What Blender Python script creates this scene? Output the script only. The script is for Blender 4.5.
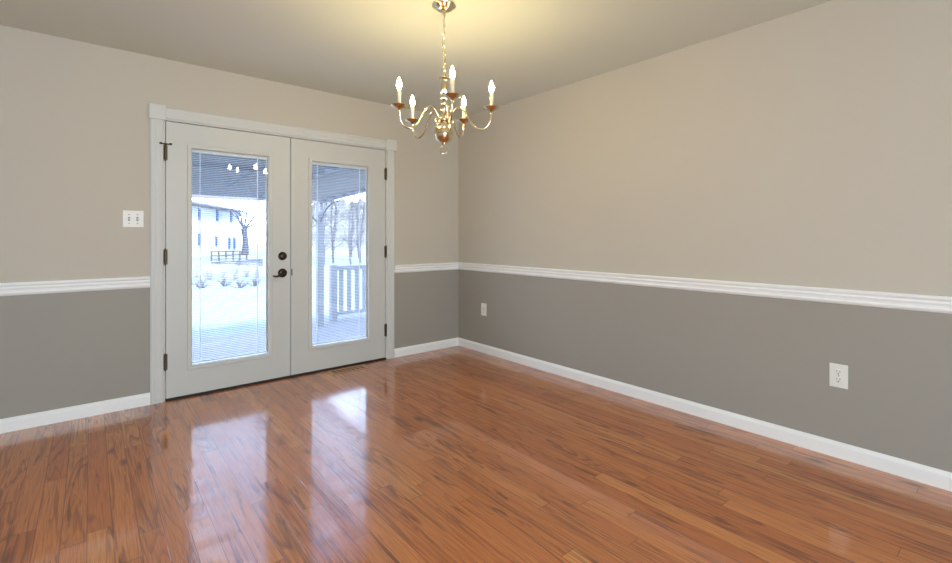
import bpy, bmesh, math, random
from mathutils import Vector, Matrix

for o in list(bpy.data.objects):
    bpy.data.objects.remove(o, do_unlink=True)
S = bpy.context.scene
C = S.collection
R = math.radians

# ------------------------------------------------------------------ camera
CAM = Vector((-3.0526, -3.9354, 1.1757)); YAW = -39.9907; FPX = 460.19; HOR = 236.34
cd = bpy.data.cameras.new('camera'); cam = bpy.data.objects.new('camera', cd); C.objects.link(cam)
cam.location = CAM
cam.rotation_euler = (R(90), 0, R(YAW))
cd.sensor_fit = 'HORIZONTAL'; cd.sensor_width = 36.0
cd.lens = FPX / 952 * 36.0
cd.shift_y = -45.163 / 952
cd.clip_start = 0.02; cd.clip_end = 400
S.camera = cam

# ------------------------------------------------------------------ sky, sun, added fill, exposure
SKY_STRENGTH = 11.0
SUN_STRENGTH = 18.0
w = bpy.data.worlds.new('sky'); S.world = w; w.use_nodes = True
nt = w.node_tree; nt.nodes.clear()
wo = nt.nodes.new('ShaderNodeOutputWorld'); bg = nt.nodes.new('ShaderNodeBackground')
tc = nt.nodes.new('ShaderNodeTexCoord'); sp = nt.nodes.new('ShaderNodeSeparateXYZ'); cr = nt.nodes.new('ShaderNodeValToRGB')
cr.color_ramp.elements[0].position = 0.0; cr.color_ramp.elements[0].color = (0.77, 0.86, 1.0, 1)
cr.color_ramp.elements[1].position = 0.6; cr.color_ramp.elements[1].color = (0.36, 0.55, 1.0, 1)
nt.links.new(tc.outputs['Generated'], sp.inputs[0]); nt.links.new(sp.outputs['Z'], cr.inputs[0])
nt.links.new(cr.outputs[0], bg.inputs['Color']); bg.inputs['Strength'].default_value = SKY_STRENGTH
nt.links.new(bg.outputs[0], wo.inputs[0])

def light(name, kind, loc, rot, energy, color, size=None):
    d = bpy.data.lights.new(name, kind); d.energy = energy; d.color = color
    if size:
        d.shape = 'RECTANGLE'; d.size, d.size_y = size
    o = bpy.data.objects.new(name, d); C.objects.link(o); o.location = loc; o.rotation_euler = rot
    return o
sun = light('sun', 'SUN', (0, -20, 30), (R(43), 0, R(-6)), SUN_STRENGTH, (1.0, 0.95, 0.86))
sun.data.angle = R(0.6)
# area fill added for ambient light, just inside the unseen opening behind the camera
light('room_fill', 'AREA', (-3.55, -6.38, 1.25), (R(90), 0, 0), 172, (0.68, 0.85, 1.0), (2.2, 2.0))
BULB = 335.0

vs = S.view_settings
S.display_settings.display_device = 'sRGB'
vs.view_transform = 'Standard'; vs.look = 'None'; vs.exposure = 0.0; vs.gamma = 1.0; vs.use_curve_mapping = False

# ------------------------------------------------------------------ helpers
def lin(r, g, b):
    f = lambda c: (c / 255 / 12.92) if c / 255 <= .04045 else ((c / 255 + .055) / 1.055) ** 2.4
    return (f(r), f(g), f(b), 1)

def mat(name, col, rough=.5, metal=0., bump=0., bscale=60., vary=0., vscale=4., spec=.5):
    m = bpy.data.materials.new(name); m.use_nodes = True
    t = m.node_tree; p = t.nodes['Principled BSDF']
    p.inputs['Base Color'].default_value = col
    p.inputs['Roughness'].default_value = rough; p.inputs['Metallic'].default_value = metal
    p.inputs['Specular IOR Level'].default_value = spec
    if bump or vary:
        tc = t.nodes.new('ShaderNodeTexCoord')
    if vary:
        n = t.nodes.new('ShaderNodeTexNoise'); n.inputs['Scale'].default_value = vscale; n.inputs['Detail'].default_value = 4
        t.links.new(tc.outputs['Object'], n.inputs['Vector'])
        mx = t.nodes.new('ShaderNodeMix'); mx.data_type = 'RGBA'
        mx.inputs['A'].default_value = tuple(c * (1 - vary) for c in col[:3]) + (1,)
        mx.inputs['B'].default_value = tuple(min(1, c * (1 + vary)) for c in col[:3]) + (1,)
        t.links.new(n.outputs['Fac'], mx.inputs['Factor']); t.links.new(mx.outputs['Result'], p.inputs['Base Color'])
    if bump:
        n = t.nodes.new('ShaderNodeTexNoise'); n.inputs['Scale'].default_value = bscale; n.inputs['Detail'].default_value = 3
        t.links.new(tc.outputs['Object'], n.inputs['Vector'])
        b = t.nodes.new('ShaderNodeBump'); b.inputs['Strength'].default_value = bump; b.inputs['Distance'].default_value = .004
        t.links.new(n.outputs['Fac'], b.inputs['Height']); t.links.new(b.outputs[0], p.inputs['Normal'])
    return m

def glass_mat():
    m = bpy.data.materials.new('clear glass'); m.use_nodes = True
    t = m.node_tree; t.nodes.clear()
    out = t.nodes.new('ShaderNodeOutputMaterial'); mx = t.nodes.new('ShaderNodeMixShader')
    tr = t.nodes.new('ShaderNodeBsdfTransparent'); gl = t.nodes.new('ShaderNodeBsdfGlossy')
    tr.inputs[0].default_value = (.97, .985, .98, 1); gl.inputs['Roughness'].default_value = .0
    lw = t.nodes.new('ShaderNodeLayerWeight'); lw.inputs[0].default_value = .5
    pw = t.nodes.new('ShaderNodeMath'); pw.operation = 'POWER'; pw.inputs[1].default_value = 5
    ma = t.nodes.new('ShaderNodeMath'); ma.operation = 'MULTIPLY_ADD'; ma.inputs[1].default_value = .96; ma.inputs[2].default_value = .04
    t.links.new(lw.outputs['Facing'], pw.inputs[0]); t.links.new(pw.outputs[0], ma.inputs[0])
    t.links.new(ma.outputs[0], mx.inputs[0]); t.links.new(tr.outputs[0], mx.inputs[1]); t.links.new(gl.outputs[0], mx.inputs[2])
    t.links.new(mx.outputs[0], out.inputs[0])
    return m

def emit_mat(name, col, strength):
    m = bpy.data.materials.new(name); m.use_nodes = True
    p = m.node_tree.nodes['Principled BSDF']
    p.inputs['Base Color'].default_value = (1, 1, 1, 1)
    p.inputs['Emission Color'].default_value = col; p.inputs['Emission Strength'].default_value = strength
    return m

def floor_mat():
    m = bpy.data.materials.new('oak strip floor'); m.use_nodes = True
    t = m.node_tree; L = t.links; p = t.nodes['Principled BSDF']
    def N(tp, **kw):
        n = t.nodes.new(tp)
        for k, v in kw.items(): setattr(n, k, v)
        return n
    def M(op, a, b=None, c=None):
        n = N('ShaderNodeMath', operation=op)
        for i, v in enumerate((a, b, c)):
            if v is None: continue
            if isinstance(v, (int, float)): n.inputs[i].default_value = v
            else: L.new(v, n.inputs[i])
        return n.outputs[0]
    tc = N('ShaderNodeTexCoord'); sx = N('ShaderNodeSeparateXYZ'); L.new(tc.outputs['Object'], sx.inputs[0])
    X, Y = sx.outputs['X'], sx.outputs['Y']
    BW = .0785
    u = M('DIVIDE', X, BW); iu = M('FLOOR', u); fu = M('FRACT', u)
    wn = N('ShaderNodeTexWhiteNoise', noise_dimensions='1D'); L.new(iu, wn.inputs['W'])
    ln = M('MULTIPLY_ADD', wn.outputs['Value'], .6, .9)
    v = M('ADD', M('DIVIDE', Y, ln), M('MULTIPLY', wn.outputs['Value'], 37.3)); iv = M('FLOOR', v); fv = M('FRACT', v)
    cb = N('ShaderNodeCombineXYZ'); L.new(iu, cb.inputs[0]); L.new(iv, cb.inputs[1])
    wb = N('ShaderNodeTexWhiteNoise', noise_dimensions='2D'); L.new(cb.outputs[0], wb.inputs['Vector'])
    rb = wb.outputs['Value']; sc = N('ShaderNodeSeparateColor'); L.new(wb.outputs['Color'], sc.inputs[0])
    # wood coordinates: stretched along the board, shifted per board
    def coords(sx_, sy_):
        c = N('ShaderNodeCombineXYZ')
        L.new(M('MULTIPLY_ADD', X, sx_, M('MULTIPLY', sc.outputs[0], 50)), c.inputs[0])
        L.new(M('MULTIPLY_ADD', Y, sy_, M('MULTIPLY', sc.outputs[1], 50)), c.inputs[1])
        L.new(M('MULTIPLY', rb, 30), c.inputs[2])
        return c.outputs[0]
    def noise(vec, scale, detail=4, dist=0., rough=.5):
        n = N('ShaderNodeTexNoise'); n.inputs['Scale'].default_value = scale; n.inputs['Detail'].default_value = detail
        n.inputs['Distortion'].default_value = dist; n.inputs['Roughness'].default_value = rough
        L.new(vec, n.inputs['Vector']); return n.outputs['Fac']
    def ramp(fac, stops):
        r = N('ShaderNodeValToRGB'); e = r.color_ramp.elements
        while len(e) < len(stops): e.new(.5)
        for i, (ps, cl) in enumerate(stops): e[i].position = ps; e[i].color = cl
        L.new(fac, r.inputs[0]); return r.outputs[0]
    def mixc(fac, a, b, mode='MIX'):
        n = N('ShaderNodeMix', data_type='RGBA', blend_type=mode)
        for s, vv in (('Factor', fac), ('A', a), ('B', b)):
            if isinstance(vv, float): n.inputs[s].default_value = vv
            elif isinstance(vv, tuple): n.inputs[s].default_value = vv
            else: L.new(vv, n.inputs[s])
        return n.outputs['Result']
    base = ramp(rb, [(0., lin(196, 110, 52)), (.4, lin(208, 123, 62)), (.75, lin(214, 130, 67)), (1., lin(224, 146, 80))])
    # cathedral figure: contour rings of a smooth stretched field
    fld = noise(coords(8, .9), 1.0, 1.2, .35)
    rings = M('FRACT', M('MULTIPLY', fld, 13))
    figure = ramp(rings, [(0., (0, 0, 0, 1)), (.55, (.12, .12, .12, 1)), (.86, (1, 1, 1, 1)), (1., (0, 0, 0, 1))])
    patch = ramp(noise(coords(6, 1.6), 1.0, 2), [(.38, (0, 0, 0, 1)), (.62, (1, 1, 1, 1))])
    few = M('GREATER_THAN', sc.outputs[2], .45)
    c1 = mixc(M('MULTIPLY', M('MULTIPLY', M('MULTIPLY', figure, patch), few), .78), base, lin(112, 55, 28))
    # fine pores
    pores = ramp(noise(coords(260, 7), 1.0, 3), [(.40, (0, 0, 0, 1)), (.68, (1, 1, 1, 1))])
    c2 = mixc(M('MULTIPLY', pores, .42), c1, lin(120, 62, 34))
    # dark mineral streaks and small knots
    st = ramp(noise(coords(26, 2.8), 1.0, 4, .5, .62), [(.585, (0, 0, 0, 1)), (.67, (1, 1, 1, 1))])
    c3 = mixc(M('MULTIPLY', st, .68), c2, lin(86, 40, 20))
    # thin dark growth lines in bundles
    tl = ramp(noise(coords(75, 2.6), 1.0, 2.5, .3, .55), [(.52, (0, 0, 0, 1)), (.60, (1, 1, 1, 1))])
    tm = ramp(noise(coords(8, .9), 1.0, 2), [(.42, (0, 0, 0, 1)), (.58, (1, 1, 1, 1))])
    c3 = mixc(M('MULTIPLY', M('MULTIPLY', tl, tm), .52), c3, lin(104, 50, 24))
    # knots
    vo = N('ShaderNodeTexVoronoi', feature='F1'); vo.inputs['Scale'].default_value = 1.0
    L.new(coords(5.0, 2.0), vo.inputs['Vector'])
    kn = ramp(vo.outputs['Distance'], [(.03, (1, 1, 1, 1)), (.13, (0, 0, 0, 1))])
    c3 = mixc(M('MULTIPLY', kn, .8), c3, lin(58, 26, 14))
    # seams
    du = M('MULTIPLY', M('MINIMUM', fu, M('SUBTRACT', 1, fu)), BW)
    dv = M('MULTIPLY', M('MINIMUM', fv, M('SUBTRACT', 1, fv)), ln)
    d = M('MINIMUM', du, dv)
    seam = M('SUBTRACT', 1, M('SMOOTH_MIN', M('DIVIDE', d, .0021), 1, .2))
    seam = M('MAXIMUM', seam, 0)
    c4 = mixc(M('MULTIPLY', seam, .75), c3, lin(50, 22, 12))
    L.new(c4, p.inputs['Base Color'])
    p.inputs['Roughness'].default_value = .4
    p.inputs['Specular IOR Level'].default_value = .15
    p.inputs['Coat Weight'].default_value = 1.0; p.inputs['Coat IOR'].default_value = 1.85
    rr = M('MULTIPLY_ADD', noise(coords(14, 3), 1.0, 3), .10, .05)
    L.new(rr, p.inputs['Coat Roughness'])
    hgt = M('ADD', M('MULTIPLY', seam, -.5), M('MULTIPLY', noise(coords(12, 2.5), 1.0, 2), .35))
    hgt = M('ADD', hgt, M('MULTIPLY', rb, .25))
    b = N('ShaderNodeBump'); b.inputs['Strength'].default_value = .35; b.inputs['Distance'].default_value = .0012
    L.new(hgt, b.inputs['Height']); L.new(b.outputs[0], p.inputs['Normal']); L.new(b.outputs[0], p.inputs['Coat Normal'])
    return m

def world_loc(o):
    v = Vector((0, 0, 0))
    while o is not None:
        v += o.location; o = o.parent
    return v

class MB:
    def __init__(s): s.bm = bmesh.new()
    def face(s, vs, mi=0):
        f = s.bm.faces.new(vs); f.material_index = mi; return f
    def box(s, x0, y0, z0, x1, y1, z1, bev=0., mi=0):
        x0, x1 = sorted((x0, x1)); y0, y1 = sorted((y0, y1)); z0, z1 = sorted((z0, z1))
        r = bmesh.ops.create_cube(s.bm, size=1.0)
        for v in r['verts']:
            v.co = Vector(((x0 + x1) / 2 + v.co.x * (x1 - x0), (y0 + y1) / 2 + v.co.y * (y1 - y0), (z0 + z1) / 2 + v.co.z * (z1 - z0)))
        fs = set(f for v in r['verts'] for f in v.link_faces)
        for f in fs: f.material_index = mi
        if bev:
            bmesh.ops.bevel(s.bm, geom=list(set(e for v in r['verts'] for e in v.link_edges)), offset=bev, segments=2, affect='EDGES', profile=.5)
        return s
    def obox(s, a, b, w_, h_, up=(0, 0, 1)):
        """bar of rectangular section from a to b, w_ wide, h_ high"""
        a, b = Vector(a), Vector(b); d = (b - a).normalized(); u = Vector(up)
        sd = d.cross(u).normalized(); u = sd.cross(d)
        q = [(-1, -1), (1, -1), (1, 1), (-1, 1)]
        A = [s.bm.verts.new(a + sd * (i * w_ / 2) + u * (j * h_ / 2)) for i, j in q]
        B = [s.bm.verts.new(b + sd * (i * w_ / 2) + u * (j * h_ / 2)) for i, j in q]
        s.face(A[::-1]); s.face(B)
        for k in range(4): s.face([A[k], A[(k + 1) % 4], B[(k + 1) % 4], B[k]])
        return s
    def tube(s, pts, rad, n=8, cap=True):
        pts = [Vector(q) for q in pts]; k = len(pts)
        rad = [rad] * k if isinstance(rad, (int, float)) else rad
        t0 = (pts[1] - pts[0]).normalized()
        ref = Vector((0, 0, 1)) if abs(t0.z) < .9 else Vector((1, 0, 0))
        nrm = t0.cross(ref).normalized(); rings = []
        for i in range(k):
            t = (pts[min(i + 1, k - 1)] - pts[max(i - 1, 0)]).normalized()
            nrm = (nrm - t * nrm.dot(t)).normalized(); bn = t.cross(nrm)
            rings.append([s.bm.verts.new(pts[i] + (nrm * math.cos(2 * math.pi * j / n) + bn * math.sin(2 * math.pi * j / n)) * rad[i]) for j in range(n)])
        for i in range(k - 1):
            for j in range(n):
                s.face([rings[i][j], rings[i][(j + 1) % n], rings[i + 1][(j + 1) % n], rings[i + 1][j]])
        if cap: s.face(rings[0][::-1]); s.face(rings[-1])
        return s
    def ring(s, c, r, rad, ax1, ax2, n=20, m=6, sy=1.0):
        """torus in the plane of ax1, ax2"""
        c, a1, a2 = Vector(c), Vector(ax1).normalized(), Vector(ax2).normalized(); nn = a1.cross(a2); rs = []
        for i in range(n):
            t = 2 * math.pi * i / n; d = a1 * math.cos(t) + a2 * math.sin(t)
            ctr = c + a1 * (math.cos(t) * r) + a2 * (math.sin(t) * r * sy)
            rs.append([s.bm.verts.new(ctr + d * (rad * math.cos(2 * math.pi * j / m)) + nn * (rad * math.sin(2 * math.pi * j / m))) for j in range(m)])
        for i in range(n):
            for j in range(m):
                s.face([rs[i][j], rs[(i + 1) % n][j], rs[(i + 1) % n][(j + 1) % m], rs[i][(j + 1) % m]])
        return s
    def lathe(s, c, prof, n=24, axis='z'):
        """prof: (radius, height) pairs, turned about an axis through c"""
        c = Vector(c)
        def P(r, h, t):
            a, b = r * math.cos(t), r * math.sin(t)
            return c + (Vector((a, b, h)) if axis == 'z' else Vector((a, h, b)) if axis == 'y' else Vector((h, a, b)))
        rows = []
        for r, h in prof:
            if r < 1e-6: rows.append([s.bm.verts.new(P(0, h, 0))])
            else: rows.append([s.bm.verts.new(P(r, h, 2 * math.pi * j / n)) for j in range(n)])
        for a, b in zip(rows, rows[1:]):
            for j in range(n):
                q = [a[j % len(a)], a[(j + 1) % len(a)], b[(j + 1) % len(b)], b[j % len(b)]]
                u = []
                for v in q:
                    if v not in u: u.append(v)
                if len(u) >= 3: s.face(u)
        return s
    def prism(s, prof, f0, f1):
        """closed 2-D profile carried between two places: f0(p), f1(p) give the 3-D points"""
        A = [s.bm.verts.new(f0(q)) for q in prof]; B = [s.bm.verts.new(f1(q)) for q in prof]; n = len(prof)
        s.face(A); s.face(B[::-1])
        for k in range(n): s.face([A[k], B[k], B[(k + 1) % n], A[(k + 1) % n]])
        return s
    def frame(s, x0, z0, x1, z1, wd, prof):
        """mitred rectangular moulding on the door face: prof = (inset 0..1, y) pairs"""
        loops = []
        for q, y in prof:
            i = q * wd
            loops.append([s.bm.verts.new((a, y, b)) for a, b in ((x0 + i, z0 + i), (x1 - i, z0 + i), (x1 - i, z1 - i), (x0 + i, z1 - i))])
        for k in range(len(loops)):
            A, B = loops[k], loops[(k + 1) % len(loops)]
            for j in range(4): s.face([A[j], A[(j + 1) % 4], B[(j + 1) % 4], B[j]])
        return s
    def build(s, name, m, parent=None, smooth=False, origin=None):
        bmesh.ops.recalc_face_normals(s.bm, faces=s.bm.faces)
        if parent is not None: org = world_loc(parent)
        elif origin is not None: org = Vector(origin)
        else:
            cs = [v.co for v in s.bm.verts]
            org = Vector([(min(c[i] for c in cs) + max(c[i] for c in cs)) / 2 for i in range(2)] + [min(c.z for c in cs)])
        bmesh.ops.translate(s.bm, verts=s.bm.verts, vec=-org)
        me = bpy.data.meshes.new(name); s.bm.to_mesh(me); s.bm.free()
        for mm in (m if isinstance(m, (list, tuple)) else [m]): me.materials.append(mm)
        if smooth:
            me.polygons.foreach_set('use_smooth', [True] * len(me.polygons))
            me.set_sharp_from_angle(angle=R(40))
        o = bpy.data.objects.new(name, me); C.objects.link(o)
        if parent is None: o.location = org
        else: o.parent = parent
        return o

def tag(o, label=None, cat=None, group=None, kind=None):
    if label: o['label'] = label
    if cat: o['category'] = cat
    if group: o['group'] = group
    if kind: o['kind'] = kind
    return o

def empty(name, loc, label, cat, group=None, kind=None):
    o = bpy.data.objects.new(name, None); C.objects.link(o); o.location = loc
    o.empty_display_size = .1
    return tag(o, label, cat, group, kind)

def at(px, py, depth):
    """scene point behind a photograph pixel at the given optical depth (used to place far things)"""
    r = Vector((math.cos(R(YAW)), math.sin(R(YAW)), 0)); f = Vector((-math.sin(R(YAW)), math.cos(R(YAW)), 0))
    return CAM + f * depth + r * ((px - 476) / FPX * depth) + Vector((0, 0, (HOR - py) / FPX * depth))

# ------------------------------------------------------------------ materials
M_upper = mat('warm white wall paint', lin(201, 193, 180), .75, bump=.08, bscale=350, spec=.3)
M_lower = mat('grey wall paint', lin(162, 157, 148), .62, bump=.08, bscale=350, spec=.35)
M_ceil = mat('ceiling paint', lin(218, 222, 213), .9, bump=.06, bscale=300, spec=.2)
M_trim = mat('white trim paint', lin(247, 247, 246), .38, bump=.02, bscale=40)
M_door = mat('door paint', lin(205, 205, 201), .42, bump=.02, bscale=60)
M_casing = mat('casing paint', lin(212, 212, 209), .42, bump=.02, bscale=60)
M_lite = mat('glazing frame', lin(208, 206, 201), .45)
M_floor = floor_mat()
M_bronze = mat('dark bronze', lin(62, 52, 46), .32, .85)
M_hinge = mat('aged brass hinge', lin(92, 80, 62), .38, .85)
M_brass = mat('polished brass', lin(222, 209, 176), .14, 1.0)
M_dark = mat('dark rubber', lin(28, 22, 20), .6)
M_glass = glass_mat()
M_slat = mat('white slat', lin(232, 235, 240), .45)
M_cord = mat('white cord', lin(235, 238, 242), .7)
M_plastic = mat('white plastic', lin(238, 236, 230), .35)
M_slot = mat('dark slot', lin(40, 36, 32), .6)
M_screw = mat('screw metal', lin(150, 146, 138), .4, .8)
M_sleeve = mat('ivory candle sleeve', lin(205, 196, 176), .45)
M_bulb = emit_mat('lit frosted bulb', (1.0, .79, .38, 1), BULB)
M_vent = mat('wood register', lin(196, 146, 102), .35, vary=.2, vscale=20)

# ------------------------------------------------------------------ room shell
XL, YF, H = -5.0, -6.4, 2.44
SPLIT = .86                                       # the two paints meet behind the chair rail
st = dict(kind='structure')
b = MB(); b.box(XL - .1, YF - .1, -.12, 0, 0, 0)
tag(b.build('floor', M_floor, origin=(0, 0, 0)), 'glossy reddish oak strip floor running towards the doors', 'floor', **st)
b = MB(); b.box(XL - .1, YF - .1, H, .15, .15, H + .12)
tag(b.build('ceiling', M_ceil), 'plain warm white ceiling above the chandelier', 'ceiling', **st)

DX0, DX1, DZ1 = -2.655, -.868, 2.008             # rough opening of the double door
b = MB()
for (x0, x1, z0, z1, mi) in ((XL - .1, DX0, 0, SPLIT, 1), (XL - .1, DX0, SPLIT, H, 0), (DX1, .15, 0, SPLIT, 1), (DX1, .15, SPLIT, H, 0), (DX0, DX1, DZ1, H, 0)):
    b.box(x0, 0, z0, x1, .15, z1, mi=mi)
b.box(DX0, 0, -.12, DX1, .15, -.001, mi=0)
tag(b.build('wall_back', [M_upper, M_lower], origin=(0, 0, 0)), 'two tone wall holding the glazed double door', 'wall', **st)
b = MB()
b.box(0, YF - .1, -.12, .15, 0, SPLIT, mi=1); b.box(0, YF - .1, SPLIT, .15, 0, H, mi=0)
tag(b.build('wall_right', [M_upper, M_lower], origin=(0, 0, 0)), 'long two tone wall on the right with two outlets', 'wall', **st)
# unseen sides of the room: plain left wall, front wall with a wide opening to the next room
b = MB(); b.box(XL - .15, YF - .1, -.12, XL, .15, H)
tag(b.build('wall_left', M_upper, origin=(XL, 0, 0)), 'left wall of the room, outside the picture', 'wall', **st)
b = MB()
for (x0, x1, z0, z1) in ((XL, -4.7, -.12, H), (-2.4, 0, -.12, H), (-4.7, -2.4, 2.3, H), (-4.7, -2.4, -.12, 0)):
    b.box(x0, YF - .15, z0, x1, YF, z1)
b.box(XL, YF - 1.3, -.12, -2.1, YF - 1.2, H); b.box(XL, YF - 1.3, -.12, XL + .1, YF - .15, H); b.box(-2.2, YF - 1.3, -.12, -2.1, YF - .15, H); b.box(XL, YF - 1.3, -.13, -2.1, YF - .1, -.001); b.box(XL, YF - 1.3, H, -2.1, YF - .09, H + .1)
tag(b.build('wall_front', M_upper, origin=(0, YF, 0)), 'wall behind the camera with the wide opening to the next room', 'wall', **st)
# the storey above (it shades the deck)
b = MB(); b.box(-9, YF - 3, H + .15, 9, .2, 5.95)
tag(b.build('wall_upper', mat('house siding', lin(205, 203, 198), .7)), 'upper storey of the house above the room', 'wall', **st)

# ------------------------------------------------------------------ trim
base_p = [(0, 0), (.014, 0), (.014, .062), (.011, .070), (.006, .078), (.003, .083), (0, .083)]
rail_p = [(0, .818), (.006, .818), (.010, .824), (.016, .828), (.017, .836), (.012, .841), (.013, .852), (.018, .858), (.019, .864),
          (.013, .869), (.012, .873), (.021, .878), (.025, .884), (.025, .892), (.021, .897), (0, .897)]
def on_back(name, prof, x0, x1, m, label, cat):
    b = MB(); b.prism(prof, lambda q: (x0, -q[0], q[1]), lambda q: (x1, -q[0], q[1]))
    return tag(b.build(name, m), label, cat, **st)
def on_right(name, prof, y0, y1, m, label, cat):
    b = MB(); b.prism(prof, lambda q: (-q[0], y0, q[1]), lambda q: (-q[0], y1, q[1]))
    return tag(b.build(name, m), label, cat, **st)
on_back('baseboard_back', base_p, XL, -2.731, M_trim, 'white baseboard left of the double door', 'baseboard')
on_back('baseboard_corner', base_p, -.792, 0, M_trim, 'short white baseboard between the double door and the corner', 'baseboard')
on_right('baseboard_right', base_p, YF, -.0001, M_trim, 'long white baseboard along the right wall', 'baseboard')
on_back('trim_1', rail_p, XL, -2.731, M_trim, 'white chair rail left of the double door', 'chair rail')
on_back('trim_2', rail_p, -.792, 0, M_trim, 'short white chair rail between the double door and the corner', 'chair rail')
on_right('trim_3', rail_p, YF, -.0001, M_trim, 'long white chair rail across the right wall', 'chair rail')

# door casing with corner blocks
cas = empty('trim_4', (-1.762, 0, 0), 'white door casing with square corner blocks', 'door casing', **st)
side_p = [(0, 0), (0, .010), (.008, .016), (.016, .016), (.022, .0135), (.030, .0135), (.034, .0155), (.046, .0155), (.050, .0135), (.060, .0135), (.066, .016), (.074, .014), (.078, .008), (.078, 0)]
for x0 in (-2.731, -.870):
    b = MB(); b.prism(side_p, lambda q: (x0 + q[0], -q[1], 0), lambda q: (x0 + q[0], -q[1], 2.0)); b.build('side_casing', M_casing, cas)
b = MB(); b.prism(side_p, lambda q: (-2.637, -q[1], 2.012 + q[0] * 1.06), lambda q: (-.885, -q[1], 2.012 + q[0] * 1.06)); b.build('head_casing', M_casing, cas)
for x0, x1 in ((-2.737, -2.637), (-.885, -.771)):
    b = MB(); b.box(x0, -.024, 2.0, x1, 0, 2.106, bev=.003); b.build('corner_block', M_casing, cas)
b = MB()
b.box(-2.655, -.001, 0, -2.642, .13, 2.008); b.box(-.881, -.001, 0, -.868, .13, 2.008); b.box(-2.655, -.001, 2.0035, -.868, .13, 2.012)
b.box(-2.642, .052, 0, -2.625, .066, 2.003); b.box(-.898, .052, 0, -.881, .066, 2.003); b.box(-2.642, .052, 1.985, -.881, .066, 2.003)
b.build('jamb', M_casing, cas)
b = MB(); b.box(-2.642, -.012, 0, -.881, .14, .013, bev=.003)
tag(b.build('trim_5', M_dark), 'dark threshold under the double door', 'threshold', **st)

# ------------------------------------------------------------------ the two door leaves
def hinge(parent, x, z0, z1, stop=False):
    b = MB(); n = 5; hh = (z1 - z0) / n
    for k in range(n):
        b.lathe((x, -.006, z0 + k * hh), [(0, .0004), (.0062, .0006), (.0062, hh - .0006), (0, hh - .0004)], 12)
    b.lathe((x, -.006, z1), [(.003, 0), (.005, .002), (.004, .006), (0, .009)], 10)
    b.lathe((x, -.006, z0), [(0, -.009), (.004, -.006), (.005, -.002), (.003, 0)], 10)
    b.box(x - .013, -.001, z0, x + .013, .0035, z1)
    h = b.build('hinge', M_hinge, parent, smooth=True)
    if stop:
        s = MB(); z = z1 + .008
        s.lathe((x, -.006, z - .004), [(0, 0), (.009, 0), (.009, .009), (0, .009)], 12)
        s.tube([(x - .028, -.024, z), (x, -.008, z), (x + .028, -.024, z)], .0035, 8)
        for sg in (-1, 1):
            s.lathe((x + sg * .029, -.024, z), [(0, -.006), (.008, -.006), (.009, 0), (.008, .006), (0, .006)], 12)
        s.build('door_stop', M_bronze, h, smooth=True)
    return h

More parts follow.
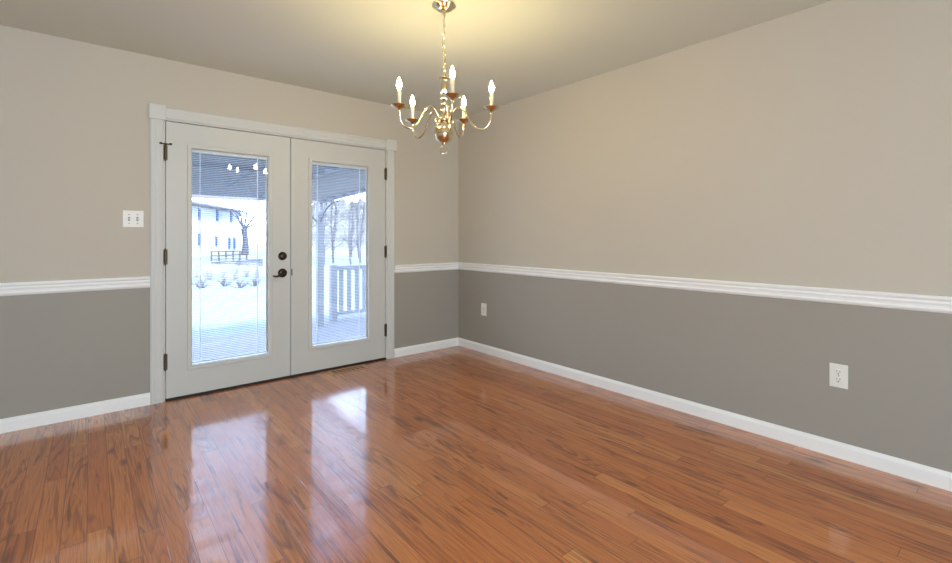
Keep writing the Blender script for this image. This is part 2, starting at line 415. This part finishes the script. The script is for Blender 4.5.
def leaf(name, x0, x1, gx0, gx1, label, hx, stop):
    Z0, Z1, gz0, gz1 = .016, 1.998, .196, 1.850
    xc = (x0 + x1) / 2
    d = empty(name, (xc, .02, 0), label, 'door', **st)
    b = MB(); y0, y1 = .002, .046; oz0, oz1, ox0, ox1 = gz0 + .012, gz1 - .012, gx0 + .012, gx1 - .012
    b.box(x0, y0, Z0, ox0, y1, Z1); b.box(ox1, y0, Z0, x1, y1, Z1); b.box(ox0, y0, Z0, ox1, y1, oz0); b.box(ox0, y0, oz1, ox1, y1, Z1)
    b.build('slab', M_door, d)
    fr = MB()
    fr.frame(gx0, gz0, gx1, gz1, .030, [(0, .0025), (0, -.005), (.12, -.0085), (.72, -.0085), (.95, -.003), (1, .002), (1, .016), (.3, .016)])
    fr.frame(gx0, gz0, gx1, gz1, .030, [(0, .0455), (0, .052), (.2, .055), (.8, .055), (1, .047), (1, .034), (.3, .034)])
    f = fr.build('glazing_frame', M_lite, d)
    ix0, ix1, iz0, iz1 = gx0 + .030, gx1 - .030, gz0 + .030, gz1 - .030
    for k in range(5):                                   # screw plugs along the frame
        for xx in (gx0 + .012, gx1 - .012):
            q = MB(); q.lathe((xx, -.0084, gz0 + .12 + k * (gz1 - gz0 - .24) / 4), [(0, -.0012), (.0035, -.0010), (.0042, 0), (0, .0005)], 8, 'y')
            q.build('screw_plug', M_lite, f, smooth=True)
    for ya, yb in ((.0165, .0195), (.0325, .0355)):
        q = MB(); q.box(gx0 + .014, ya, gz0 + .014, gx1 - .014, yb, gz1 - .014); q.build('glass_pane', M_glass, d)
    # mini blind between the panes
    q = MB(); sx0, sx1 = ix0 + .004, ix1 - .006; z = iz0 + .030; n = 0
    while z < iz1 - .026:
        pr = [(-.0056, -.0002), (0, .0008), (.0056, -.0002), (.0056, -.0005), (0, .0005), (-.0056, -.0005)]
        q.prism(pr, lambda t: (sx0, .026 + t[0], z + t[1] - t[0] * .10), lambda t: (sx1, .026 + t[0], z + t[1] - t[0] * .10))
        z += .0135; n += 1
    bl = q.build('blind', M_slat, d, smooth=False)
    q = MB(); q.box(ix0 + .002, .0200, iz1 - .022, ix1 - .002, .0320, iz1, bev=.001); q.build('headrail', M_slat, bl)
    q = MB(); q.box(ix0 + .004, .0205, iz0 + .010, ix1 - .006, .0315, iz0 + .020, bev=.001); q.build('bottom_rail', M_slat, bl)
    for xx in (ix0 + .055, ix1 - .075):
        q = MB()
        for yy in (.0202, .0318): q.box(xx - .0016, yy - .0003, iz0 + .012, xx + .0016, yy + .0003, iz1 - .02)
        q.build('ladder_tape', M_cord, bl)
    q = MB(); q.box(ix1 - .012, .021, iz0 + .015, ix1 - .002, .031, iz1 - .015)
    q.build('side_channel', M_lite, bl)
    # slide that works the blind, on the frame
    q = MB(); q.box(gx1 - .020, -.014, gz1 - .075, gx1 - .006, -.008, gz1 - .045, bev=.0015); q.build('slide_tab', M_lite, f)
    for (za, zb), s_ in zip(((1.72, 1.825), (.975, 1.082), (.222, .335)), (stop, False, False)):
        hinge(d, hx, za, zb, s_)
    q = MB(); q.box(x0 + .003, .004, .006, x1 - .003, .044, .0165); q.build('door_sweep', M_dark, d)
    return d

d1 = leaf('door_1', -2.637, -1.773, -2.507, -1.916, 'left glazed door leaf with bronze lever and deadbolt', -2.641, True)
d2 = leaf('door_2', -1.768, -.887, -1.620, -1.034, 'right glazed door leaf without a handle', -.882, False)
b = MB(); b.box(-1.7665, -.004, .018, -1.748, .002, 1.997, bev=.001); b.build('astragal', M_door, d2)
b = MB(); b.box(-1.7655, -.0055, .848, -1.7570, -.0005, .905, bev=.001); b.build('strike_plate', M_bronze, d2)
# deadbolt and lever
q = MB(); q.lathe((-1.835, .002, 1.013), [(0, -.024), (.018, -.024), (.024, -.020), (.030, -.012), (.034, -.006), (.035, 0), (0, 0)], 28, 'y')
dbl = q.build('deadbolt', M_bronze, d1, smooth=True)
q = MB(); q.box(-1.839, -.038, .997, -1.831, -.021, 1.029, bev=.002); q.build('thumb_turn', M_bronze, dbl)
q = MB(); q.lathe((-1.835, .002, .873), [(0, -.016), (.014, -.016), (.026, -.013), (.033, -.009), (.036, -.004), (.037, 0), (0, 0)], 28, 'y')
ros = q.build('door_handle', M_bronze, d1, smooth=True)
q = MB(); q.tube([(-1.835, -.012, .873), (-1.835, -.030, .873), (-1.838, -.046, .872), (-1.848, -.052, .869), (-1.872, -.053, .858), (-1.895, -.052, .851), (-1.914, -.050, .853), (-1.925, -.049, .858)],
                 [.011, .010, .0098, .0095, .0085, .0078, .007, .005], 12)
q.build('lever', M_bronze, ros, smooth=True)

# ------------------------------------------------------------------ switch plate, outlets, floor vent
sw = empty('light_switch', (-2.825, 0, 1.295), 'white double toggle switch plate left of the double door', 'light switch')
q = MB(); q.box(-2.8835, -.006, 1.2375, -2.7665, 0, 1.3525, bev=.0035); q.build('wall_plate', M_plastic, sw)
for xc in (-2.848, -2.802):
    q = MB(); q.box(xc - .0055, -.0068, 1.283, xc + .0055, -.0055, 1.307); s_ = q.build('toggle_slot', M_slot, sw)
    q = MB(); q.box(xc - .0042, -.017, 1.290, xc + .0042, -.0062, 1.300, bev=.001); q.build('toggle', M_plastic, s_)
    for zz in (1.325, 1.265):
        q = MB(); q.lathe((xc, -.0066, zz), [(0, -.0008), (.0036, -.0004), (.0040, .001), (0, .001)], 10, 'y'); q.build('screw', M_screw, sw)

def outlet(yc, zc, label):
    e = empty('wall_outlet', (0, yc, zc), label, 'outlet', 'outlets on the right wall')
    q = MB(); q.box(-.006, yc - .040, zc - .0625, 0, yc + .040, zc + .0625, bev=.0035); q.build('wall_plate', M_plastic, e)
    for s_ in (1, -1):
        z = zc + s_ * .020
        q = MB(); q.lathe((-.0056, yc, z), [(0, -.0028), (.0145, -.0028), (.0165, -.0018), (.017, 0), (0, 0)], 24, 'x')
        r_ = q.build('receptacle', M_plastic, e, smooth=True)
        q = MB()
        q.box(-.0090, yc - .0078, z + .0005, -.0080, yc - .0052, z + .0095); q.box(-.0090, yc + .0052, z + .0015, -.0080, yc + .0078, z + .0090)
        q.lathe((-.0085, yc, z - .0075), [(0, -.0004), (.0031, -.0004), (.0031, .0006), (0, .0006)], 10, 'x')
        q.build('slots', M_slot, r_)
    q = MB(); q.lathe((-.0064, yc, zc), [(0, -.0008), (.0030, -.0005), (.0034, .001), (0, .001)], 10, 'x'); q.build('screw', M_screw, e)
    return e
outlet(-.4225, .437, 'white wall outlet low on the right wall near the far corner')
outlet(-3.300, .434, 'white wall outlet low on the right wall nearer the camera, showing its sockets large')

vt = empty('floor_vent', (-1.305, -.108, 0), 'brown slotted floor vent in front of the right door', 'floor vent')
q = MB(); vx0, vx1, vy0, vy1 = -1.485, -1.135, -.170, -.045
q.box(vx0, vy0, 0, vx1, vy0 + .026, .004, bev=.001); q.box(vx0, vy1 - .026, 0, vx1, vy1, .004, bev=.001)
q.box(vx0, vy0 + .02, 0, vx0 + .03, vy1 - .02, .004, bev=.001); q.box(vx1 - .03, vy0 + .02, 0, vx1, vy1 - .02, .004, bev=.001)
q.box(vx0 + .02, -.117, 0, vx1 - .02, -.098, .0038)
q.build('frame', M_vent, vt)
q = MB(); q.box(vx0 + .02, vy0 + .015, .0, vx1 - .02, vy1 - .015, .0031); q.build('grille_opening', M_slot, vt)
q = MB()
for k in range(6):
    xx = vx0 + .070 + k * .0400
    q.box(xx, vy0 + .02, .001, xx + .007, vy1 - .02, .0036)
q.build('bars', M_vent, vt)

# ------------------------------------------------------------------ chandelier
CX, CY = -1.570, -1.896
ch = empty('chandelier', (CX, CY, H), 'brass five arm chandelier hanging by a chain from the ceiling', 'chandelier')
q = MB(); q.lathe((CX, CY, H), [(.064, 0), (.066, -.004), (.064, -.009), (.056, -.012), (.052, -.018), (.040, -.027), (.022, -.033), (.010, -.036), (.008, -.046), (0, -.047)], 36)
can = q.build('canopy', M_brass, ch, smooth=True)
q = MB(); q.ring((CX, CY, H - .052), .010, .0022, (1, 0, 0), (0, 0, 1)); q.build('canopy_loop', M_brass, can, smooth=True)
ztop, zbot = H - .060, 2.088
nl = 12; pitch = (ztop - zbot) / nl
F = Vector((-math.sin(R(YAW)), math.cos(R(YAW)), 0)); RT = Vector((math.cos(R(YAW)), math.sin(R(YAW)), 0))
def sway(z):
    t = (z - zbot) / (ztop - zbot)
    return RT * (.004 * math.sin(t * 9.0) * math.sin(math.pi * t))
for k in range(nl):
    zc = ztop - (k + .5) * pitch; c = Vector((CX, CY, zc)) + sway(zc)
    a = R(45 if k % 2 else -45) + R(YAW)
    d_ = Vector((math.cos(a), math.sin(a), 0))
    q = MB(); q.ring(c, .0075, .0017, d_, (0, 0, 1), 16, 6, sy=2.0); q.build('chain_link', M_brass, ch, smooth=True)
q = MB(); pts = []
for k in range(40):
    t = k / 39; z = ztop + .01 - t * (ztop - zbot + .02)
    pts.append(Vector((CX, CY, z)) + sway(z) + (RT * math.cos(t * 19) + F * math.sin(t * 19)) * .0045)
q.tube(pts, .0018, 6); q.build('cord', mat('gold lamp cord', lin(190, 165, 110), .5), ch, smooth=True)
# turned column, bowl, ring
col = [(0, 2.078), (.006, 2.077), (.007, 2.066), (.011, 2.062), (.012, 2.056), (.008, 2.050), (.014, 2.047), (.026, 2.043), (.028, 2.037), (.016, 2.033), (.012, 2.030), (.009, 2.027), (.015, 2.022),
       (.0165, 2.012), (.0165, 1.960), (.014, 1.952), (.009, 1.948), (.009, 1.942), (.014, 1.937), (.016, 1.929), (.013, 1.921), (.008, 1.916), (.010, 1.910), (.015, 1.904), (.016, 1.897),
       (.012, 1.889), (.009, 1.884), (.014, 1.876), (.017, 1.866), (.016, 1.852), (.012, 1.842), (.016, 1.836), (.027, 1.829), (.031, 1.820), (.031, 1.808), (.026, 1.798), (.019, 1.792), (.019, 1.783), (0, 1.782)]
q = MB(); q.lathe((CX, CY, 0), col, 28); cl = q.build('column', M_brass, ch, smooth=True)
q = MB(); q.ring((CX, CY, 2.090), .011, .0026, RT, (0, 0, 1), 20, 8); q.build('top_loop', M_brass, cl, smooth=True)
q = MB(); q.lathe((CX, CY, 0), [(.016, 1.786), (.024, 1.785), (.040, 1.780), (.049, 1.768), (.0525, 1.750), (.0525, 1.739), (.0545, 1.737), (.0545, 1.732), (.0515, 1.730), (.048, 1.713), (.038, 1.697), (.020, 1.687), (.010, 1.683), (.012, 1.678), (.009, 1.671), (0, 1.668)], 36)
bw = q.build('bowl', M_brass, ch, smooth=True)
q = MB(); q.ring((CX, CY, 1.648), .0215, .0026, RT, (0, 0, 1), 28, 8); q.build('pull_ring', M_brass, bw, smooth=True)
arm_rz = [(.020, 1.808), (.034, 1.826), (.047, 1.852), (.062, 1.872), (.080, 1.879), (.098, 1.872), (.114, 1.853), (.130, 1.826), (.147, 1.796), (.168, 1.770), (.198, 1.757), (.226, 1.763), (.247, 1.785), (.258, 1.818), (.260, 1.850), (.260, 1.864)]
def smooth_path(p, n=3):
    out = []
    for i in range(len(p) - 1):
        p0, p1, p2, p3 = p[max(i - 1, 0)], p[i], p[i + 1], p[min(i + 2, len(p) - 1)]
        for k in range(n):
            t = k / n
            out.append(tuple(.5 * (2 * b_ + (c_ - a_) * t + (2 * a_ - 5 * b_ + 4 * c_ - d_) * t * t + (3 * b_ - a_ - 3 * c_ + d_) * t ** 3) for a_, b_, c_, d_ in zip(p0, p1, p2, p3)))
    return out + [p[-1]]
arm_path = smooth_path(arm_rz)
for k, drop in enumerate((.004, .0, .002, .019, .019)):
    a = R(-77 + YAW + 72 * k); d_ = Vector((math.cos(a), math.sin(a), 0)); ax = Vector((CX, CY, 0)); sag = lambda r_: -drop * max(0, (r_ - .03) / .23)
    q = MB(); q.tube([ax + d_ * r_ + Vector((0, 0, z + sag(r_))) for r_, z in arm_path], .0046, 10)
    # small scroll against the hub
    sc_ = [(.040 + .013 * math.cos(t), 1.806 + .013 * math.sin(t)) for t in [R(200 + 28 * j) for j in range(10)]]
    q.tube([ax + d_ * r_ + Vector((0, 0, z)) for r_, z in sc_], [.0034 - .00015 * j for j in range(10)], 8)
    arm = q.build('arm', M_brass, ch, smooth=True)
    tip = ax + d_ * .260
    q = MB(); q.lathe((tip.x, tip.y, -drop), [(0, 1.848), (.007, 1.848), (.010, 1.853), (.014, 1.857), (.028, 1.861), (.040, 1.868), (.043, 1.873), (.0425, 1.8745), (.038, 1.871), (.026, 1.865), (.012, 1.864), (0, 1.864)], 28)
    q.build('drip_pan', M_brass, arm, smooth=True)
    q = MB(); q.lathe((tip.x, tip.y, -drop), [(0, 1.864), (.0098, 1.864), (.0098, 1.952), (.0085, 1.955), (0, 1.955)], 18); q.build('candle_sleeve', M_sleeve, arm, smooth=True)
    q = MB(); q.lathe((tip.x, tip.y, -drop), [(.0070, 1.954), (.0085, 1.960), (.0118, 1.968), (.0138, 1.977), (.0124, 1.987), (.0090, 1.997), (.0062, 2.006), (.0028, 2.014), (0, 2.019)], 16); q.build('bulb', M_bulb, arm, smooth=True)

# ------------------------------------------------------------------ outdoors: ground and deck
M_deck = mat('weathered deck boards', lin(88, 79, 77), .7, vary=.12, vscale=3)
M_lawn = mat('winter lawn', lin(92, 97, 92), .95, vary=.2, vscale=1.5)
M_post = mat('painted metal', lin(104, 106, 116), .5)
M_roof = mat('metal roof', lin(90, 92, 97), .55)
M_beam = mat('dark metal beam', lin(66, 72, 84), .5)
GZ, DKZ = -.62, -.45
b = MB(); b.box(-40, .16, GZ - .4, 90, 110, GZ)
tag(b.build('lawn', M_lawn), 'pale winter lawn beyond the deck', 'lawn', kind='structure')
b = MB()
y = .17
while y < 4.45:
    b.box(-5.2, y, DKZ - .035, 3.2, y + .136, DKZ); y += .142
x0 = .05
while y < 4.9:
    b.box(x0, y, DKZ - .035, 3.2, y + .136, DKZ); y += .142
b.box(-5.2, .17, GZ, 3.2, 4.4, DKZ - .04); b.box(x0, 4.4, GZ, 3.2, 4.85, DKZ - .04)
tag(b.build('deck', M_deck), 'weathered board deck outside the double door', 'deck', kind='structure')
b = MB(); b.box(-2.7, .16, DKZ, -.8, .55, -.22)
tag(b.build('door_step', M_deck), 'board step on the deck below the double door', 'step')

# deck railing seen through the right door
rl = empty('deck_railing', (1.6, 4.72, DKZ), 'pale deck railing with square pickets seen through the right door', 'railing')
for xx in (.58, 3.1):
    q = MB(); q.box(xx - .06, 4.66, DKZ, xx + .06, 4.78, .62, bev=.004); q.build('newel_post', M_post, rl)
q = MB(); q.box(.64, 4.665, .51, 3.04, 4.775, .60, bev=.004); q.build('top_rail', M_post, rl)
q = MB(); q.box(.63, 4.70, -.37, 3.05, 4.74, -.30); q.build('bottom_rail', M_post, rl)
xx = .74
while xx < 3.0:
    q = MB(); q.box(xx - .042, 4.705, -.31, xx + .042, 4.735, .515); q.build('picket', M_post, rl); xx += .165

# slatted pergola over the deck
gx0, gx1, gy0, gy1, ze, sl = -4.35, .15, .42, 4.29, 1.775, .045
def zr(y): return ze + sl * (gy1 - y)                 # underside of the slats, rising a little towards the house
pg = empty('pergola', ((gx0 + gx1) / 2, (gy0 + gy1) / 2, DKZ), 'pale slatted pergola on posts over the deck outside the double door', 'pergola')
for xx in (gx0, gx1):
    for yy in (gy0, gy1):
        q = MB(); q.box(xx - .055, yy - .055, DKZ, xx + .055, yy + .055, zr(yy) - .002, bev=.006); q.build('post', M_post, pg)
        for dx, dy in ((1 if xx == gx0 else -1, 0), (0, 1 if yy == gy0 else -1)):
            q = MB(); zz = zr(yy) - .03 + (0 if dx else -sl * dy * .6)
            pts = [(xx + dx * .80 * (1 - math.cos(t)), yy + dy * .80 * (1 - math.cos(t)), zz - .50 + .50 * math.sin(t)) for t in [R(90 * j / 10) for j in range(11)]]
            q.tube(pts, .013, 8)
            for f_ in (.35, .65):
                t = math.acos(1 - f_)
                z_ = zz - .50 + .50 * math.sin(t); q.tube([(xx + dx * .80 * f_, yy + dy * .80 * f_, z_), (xx + dx * .80 * f_, yy + dy * .80 * f_, zz + .03)], .009, 6)
            q.build('arch_brace', M_beam, pg, smooth=True)
for yy in (gy0, gy1):
    q = MB(); q.box(gx0 - .1, yy - .035, zr(yy) - .004, gx1 + .1, yy + .035, zr(yy) + .10); q.build('end_beam', M_post, pg)
for xx in (gx0, -3.0, -.9, gx1):
    q = MB(); q.obox((xx, gy0 + .035, zr(gy0) + .05), (xx, gy1 - .035, zr(gy1) + .05), .05, .10); q.build('rafter', M_post, pg)
y = gy0 + .28
while y < gy1 - .15:
    q = MB(); q.box(gx0 - .05, y - .010, zr(y) + .004, gx1 + .05, y + .010, zr(y) + .086); q.build('slat', M_roof, pg); y += .36
q = MB(); q.obox((gx0, 1.25, zr(1.25) - .03), (-1.62, 1.25, zr(1.25) - .03), .05, .05); q.build('cross_beam', M_beam, pg)
q = MB(); q.obox((-1.75, 1.25, zr(1.25) - .04), (-1.70, 2.6, zr(2.6) - .02), .035, .035); q.build('diagonal_brace', M_beam, pg)

# ------------------------------------------------------------------ outdoors: beyond the deck
rnd = random.Random(5)
M_twig = mat('bare bark', lin(70, 68, 76), .9, vary=.2, vscale=2)
M_bark = mat('dark bark', lin(58, 60, 74), .9, vary=.2, vscale=2)
def grow(q, p0, d, length, r, depth, n=5, spread=.55):
    pts = [p0]; dd = d.copy(); rs = [r]
    for k in range(3):
        dd = (dd + Vector((rnd.uniform(-.12, .12), rnd.uniform(-.12, .12), rnd.uniform(-.02, .10)))).normalized()
        pts.append(pts[-1] + dd * length / 3); rs.append(r * (1 - .15 * (k + 1)))
    q.tube(pts, rs, n, cap=(depth == 0))
    if depth == 0: return
    for k in range(rnd.choice((2, 3, 3))):
        i = rnd.choice((1, 2, 3, 3)); s_ = spread + rnd.uniform(-.1, .2); az = rnd.uniform(0, 2 * math.pi)
        nd = (dd + Vector((math.cos(az), math.sin(az), rnd.uniform(-.1, .35))) * s_).normalized()
        grow(q, pts[i], nd, length * rnd.uniform(.6, .8), rs[i] * .62, depth - 1, max(4, n - 1), spread)
p = at(245, 0, 45); p.z = GZ
q = MB()
q.tube([p, p + Vector((.05, 0, .8)), p + Vector((.0, 0, 1.9)), p + Vector((-.1, 0, 2.6))], [.36, .28, .27, .30], 10)
for dx, dz, ln in ((-1, 1.5, 1.7), (.2, 1.6, 2.1), (1.2, 1.1, 1.9), (-.4, 2, 1.8), (.9, .5, 1.6)):
    grow(q, p + Vector((-.1, 0, 2.5)), (RT * dx + Vector((0, 0, dz))).normalized(), ln, .10, 3, 6)
tag(q.build('bare_tree', M_bark, smooth=True), 'bare branching tree with a thick trunk at the right end of the far white house', 'tree')

def make_tree(k):
    q = MB(); hgt = rnd.uniform(6, 8.5)
    tr = [Vector((rnd.uniform(-.08, .08) * j, rnd.uniform(-.08, .08) * j, hgt * j / 6)) for j in range(7)]
    q.tube(tr, [.075 * (1 - j / 8) for j in range(7)], 7)
    for j in range(26):
        t = rnd.uniform(.08, .98) * 6; i = int(t); c = tr[i].lerp(tr[min(i + 1, 6)], t - i); az = rnd.uniform(0, 6.28)
        grow(q, c, Vector((math.cos(az), math.sin(az), .55)).normalized(), rnd.uniform(.45, .75) * (1.15 - t / 12), .020, 3, 4, .65)
    return q.build('bare_tree', M_twig, origin=(0, 0, 0))
protos = [make_tree(k) for k in range(5)]
k = 0
for row in range(6):
    dp = 28 + row * 2.9
    for px in (297, 324, 351, 378):
        o = protos[k] if k < 5 else protos[k % 5].copy()
        if k >= 5: C.objects.link(o)
        c = at(px + row % 2 * 9 + rnd.uniform(-1.5, 1.5), 0, dp + rnd.uniform(-.6, .6)); o.location = (c.x, c.y, GZ); o.rotation_euler = (0, 0, rnd.uniform(0, 6.28)); o.scale = [rnd.uniform(.8, 1.1)] * 3
        tag(o, 'slender bare grey tree in the wood seen through the right door', 'tree', 'bare trees of the wood beyond the railing')
        k += 1

# wooded hillside far behind the trees
hb = MB(); n = 46; P0, P1 = at(283, 0, 78), at(470, 0, 78); lo, hi, bk = [], [], []
for k in range(n + 1):
    t = k / n; c = P0.lerp(P1, t); hh = min(1, .25 + t * 9) * 8.2 + rnd.uniform(-.9, .9); d = (c - CAM); d.z = 0; d.normalize()
    lo.append(hb.bm.verts.new((c.x, c.y, GZ - .2))); hi.append(hb.bm.verts.new((c.x + d.x * 6, c.y + d.y * 6, GZ + hh))); bk.append(hb.bm.verts.new((c.x + d.x * 16, c.y + d.y * 16, GZ - .2)))
for k in range(n):
    hb.face([lo[k], lo[k + 1], hi[k + 1], hi[k]]); hb.face([hi[k], hi[k + 1], bk[k + 1], bk[k]]); hb.face([bk[k], bk[k + 1], lo[k + 1], lo[k]])
hb.face([lo[0], hi[0], bk[0]]); hb.face([lo[n], bk[n], hi[n]])
tag(hb.build('hillside', mat('wooded hillside', lin(92, 92, 90), 1., vary=.95, vscale=.8)), 'pale wooded hillside far behind the bare trees', 'hill', kind='structure')

# far white house
hs0, hs1 = at(176, 0, 35.5), at(240, 0, 50); hs0.z = hs1.z = GZ
u = (hs1 - hs0).normalized(); nv = Vector((-u.y, u.x, 0)); LH = (hs1 - hs0).length
if nv.dot(hs0 - CAM) < 0: nv = -nv
he = empty('house', (hs0 + hs1) / 2 + nv * 3, 'white two storey house far off, seen through the left door', 'house')
M_sid = mat('white siding', lin(148, 151, 158), .8); M_hroof = mat('grey shingles', lin(70, 70, 78), .9); M_hwin = mat('window glass dark', lin(40, 66, 118), .4, spec=.1)
def HP(a, d, z): return hs0 + u * a + nv * d + Vector((0, 0, z))
q = MB(); E4 = 4.45
A = [q.bm.verts.new(HP(a, d, z)) for a, d, z in ((0, 0, 0), (LH, 0, 0), (LH, 7, 0), (0, 7, 0), (0, 0, E4), (LH, 0, E4), (LH, 7, E4), (0, 7, E4))]
for f_ in ((0, 1, 2, 3), (4, 5, 6, 7), (0, 1, 5, 4), (1, 2, 6, 5), (2, 3, 7, 6), (3, 0, 4, 7)): q.face([A[i] for i in f_])
G1, G2 = q.bm.verts.new(HP(0, 3.5, E4 + .75)), q.bm.verts.new(HP(LH, 3.5, E4 + .75))
q.face([A[4], A[7], G1]); q.face([A[5], G2, A[6]])
hw = q.build('wall', M_sid, he)
q = MB()
for d0, d1 in ((-.35, 3.5), (7.35, 3.5)):
    z0_, z1_ = E4 - .05, E4 + .78
    v = [HP(-.3, d0, z0_), HP(LH + .3, d0, z0_), HP(LH + .3, d1, z1_), HP(-.3, d1, z1_)]
    B0 = [q.bm.verts.new(c) for c in v]; B1 = [q.bm.verts.new(c + Vector((0, 0, .16))) for c in v]
    q.face(B0[::-1]); q.face(B1)
    for k in range(4): q.face([B0[k], B0[(k + 1) % 4], B1[(k + 1) % 4], B1[k]])
q.build('roof', M_hroof, he)
def ray_house(px):                                     # distance along the house front seen at a pixel column
    d = at(px, HOR, 1) - CAM; n_ = nv; t = (hs0 - CAM).dot(n_) / d.dot(n_); return (CAM + d * t - hs0).dot(u), t
for px, py0, py1, wpx in ((199, 209, 220, 3.2), (217, 210, 221, 3.6), (231, 212, 222, 3.4), (199, 234, 245, 3.2), (216, 237, 246, 2.6), (229, 238, 249, 3.0), (234, 238, 249, 3.4)):
    a_, dp = ray_house(px); wd = wpx / FPX * dp * 1.25
    z0_, z1_ = CAM.z + (HOR - py1) / FPX * dp - GZ, CAM.z + (HOR - py0) / FPX * dp - GZ
    q = MB(); q.obox(HP(a_ - wd / 2, -.03, (z0_ + z1_) / 2), HP(a_ + wd / 2, -.03, (z0_ + z1_) / 2), .10, z1_ - z0_)
    wi = q.build('window', M_hwin, he)
    q = MB(); q.obox(HP(a_ - wd / 2 - .05, -.05, z1_ + .06), HP(a_ + wd / 2 + .05, -.05, z1_ + .06), .12, .1); q.build('window_head', M_sid, wi)

# rail fence and low wall in front of the house, shrubs nearer
M_fence = mat('weathered fence wood', lin(48, 42, 42), .9)
f0, f1 = at(211.4, 0, 33), at(246.6, 0, 35); f0.z = f1.z = GZ
fe = empty('rail_fence', (f0 + f1) / 2, 'dark wooden rail fence standing before the far white house', 'fence')
for k in range(6):
    c = f0.lerp(f1, k / 5); q = MB(); q.obox(c, c + Vector((0, 0, .72)), .09, .09, up=(0, 1, 0)); q.build('post', M_fence, fe)
for zz in (.12, .40, .68):
    q = MB(); q.obox(f0 + Vector((0, 0, zz)), f1 + Vector((0, 0, zz)), .05, .06); q.build('rail', M_fence, fe)
a_, c_ = at(211, 0, 30), at(258, 0, 27); a_.z = c_.z = GZ
q = MB(); v = [a_, c_, c_ + Vector((0, 0, .46)), a_ + Vector((0, 0, .12))]; dd = (c_ - a_).cross(Vector((0, 0, 1))).normalized() * .3
A = [q.bm.verts.new(x_) for x_ in v]; B = [q.bm.verts.new(x_ - dd) for x_ in v]; q.face(A); q.face(B[::-1])
for k in range(4): q.face([A[k], B[k], B[(k + 1) % 4], A[(k + 1) % 4]])
tag(q.build('garden_wall', mat('grey stone', lin(58, 64, 74), .9, vary=.3, vscale=6)), 'low grey sloping wall on the lawn beyond the shrubs', 'wall')

M_shrub = mat('dry twigs', lin(146, 142, 150), .9); M_shrub2 = mat('dark shrub twigs', lin(84, 80, 92), .9)
def make_shrub(hh, ww, m, name, n=26):
    q = MB()
    for j in range(n):
        az = rnd.uniform(0, 6.28); el = rnd.uniform(.25, 1.5); d = Vector((math.cos(az) * math.cos(el) * ww / hh * 2, math.sin(az) * math.cos(el) * ww / hh * 2, math.sin(el))).normalized()
        grow(q, Vector((math.cos(az) * .12 * ww, math.sin(az) * .12 * ww, 0)), d, hh * rnd.uniform(.36, .62), .013, 3, 4, .65)
    return q.build(name, m, origin=(0, 0, 0))
hp = [make_shrub(.70, .22, M_shrub, 'dormant_shrub') for _ in range(3)]
for k in range(8):
    o = hp[k] if k < 3 else hp[k % 3].copy()
    if k >= 3: C.objects.link(o)
    c = at(184 + k * 12.5 + rnd.uniform(-1.5, 1.5), 0, 19 + (k % 2) * 1.2 + rnd.uniform(-.2, .2)); o.location = (c.x, c.y, GZ); o.rotation_euler = (0, 0, rnd.uniform(0, 6)); o.scale = [rnd.uniform(.85, 1.1)] * 3
    tag(o, 'pale leafless shrub in the row across the lawn beyond the deck', 'shrub', 'row of leafless shrubs on the lawn')
sp_ = [make_shrub(.34, .22, M_shrub2, 'low_shrub', 22)]
for k, px in enumerate((201.5, 224, 240, 255)):
    o = sp_[0] if k == 0 else sp_[0].copy()
    if k: C.objects.link(o)
    c = at(px, 0, 16.0 + (k % 2) * .6); o.location = (c.x, c.y, GZ); o.rotation_euler = (0, 0, k * 1.3)
    tag(o, ('leftmost', 'second from the left', 'third from the left', 'rightmost')[k] + ' of the four low dark shrubs before the pale shrub row', 'shrub', 'low dark shrubs on the lawn')
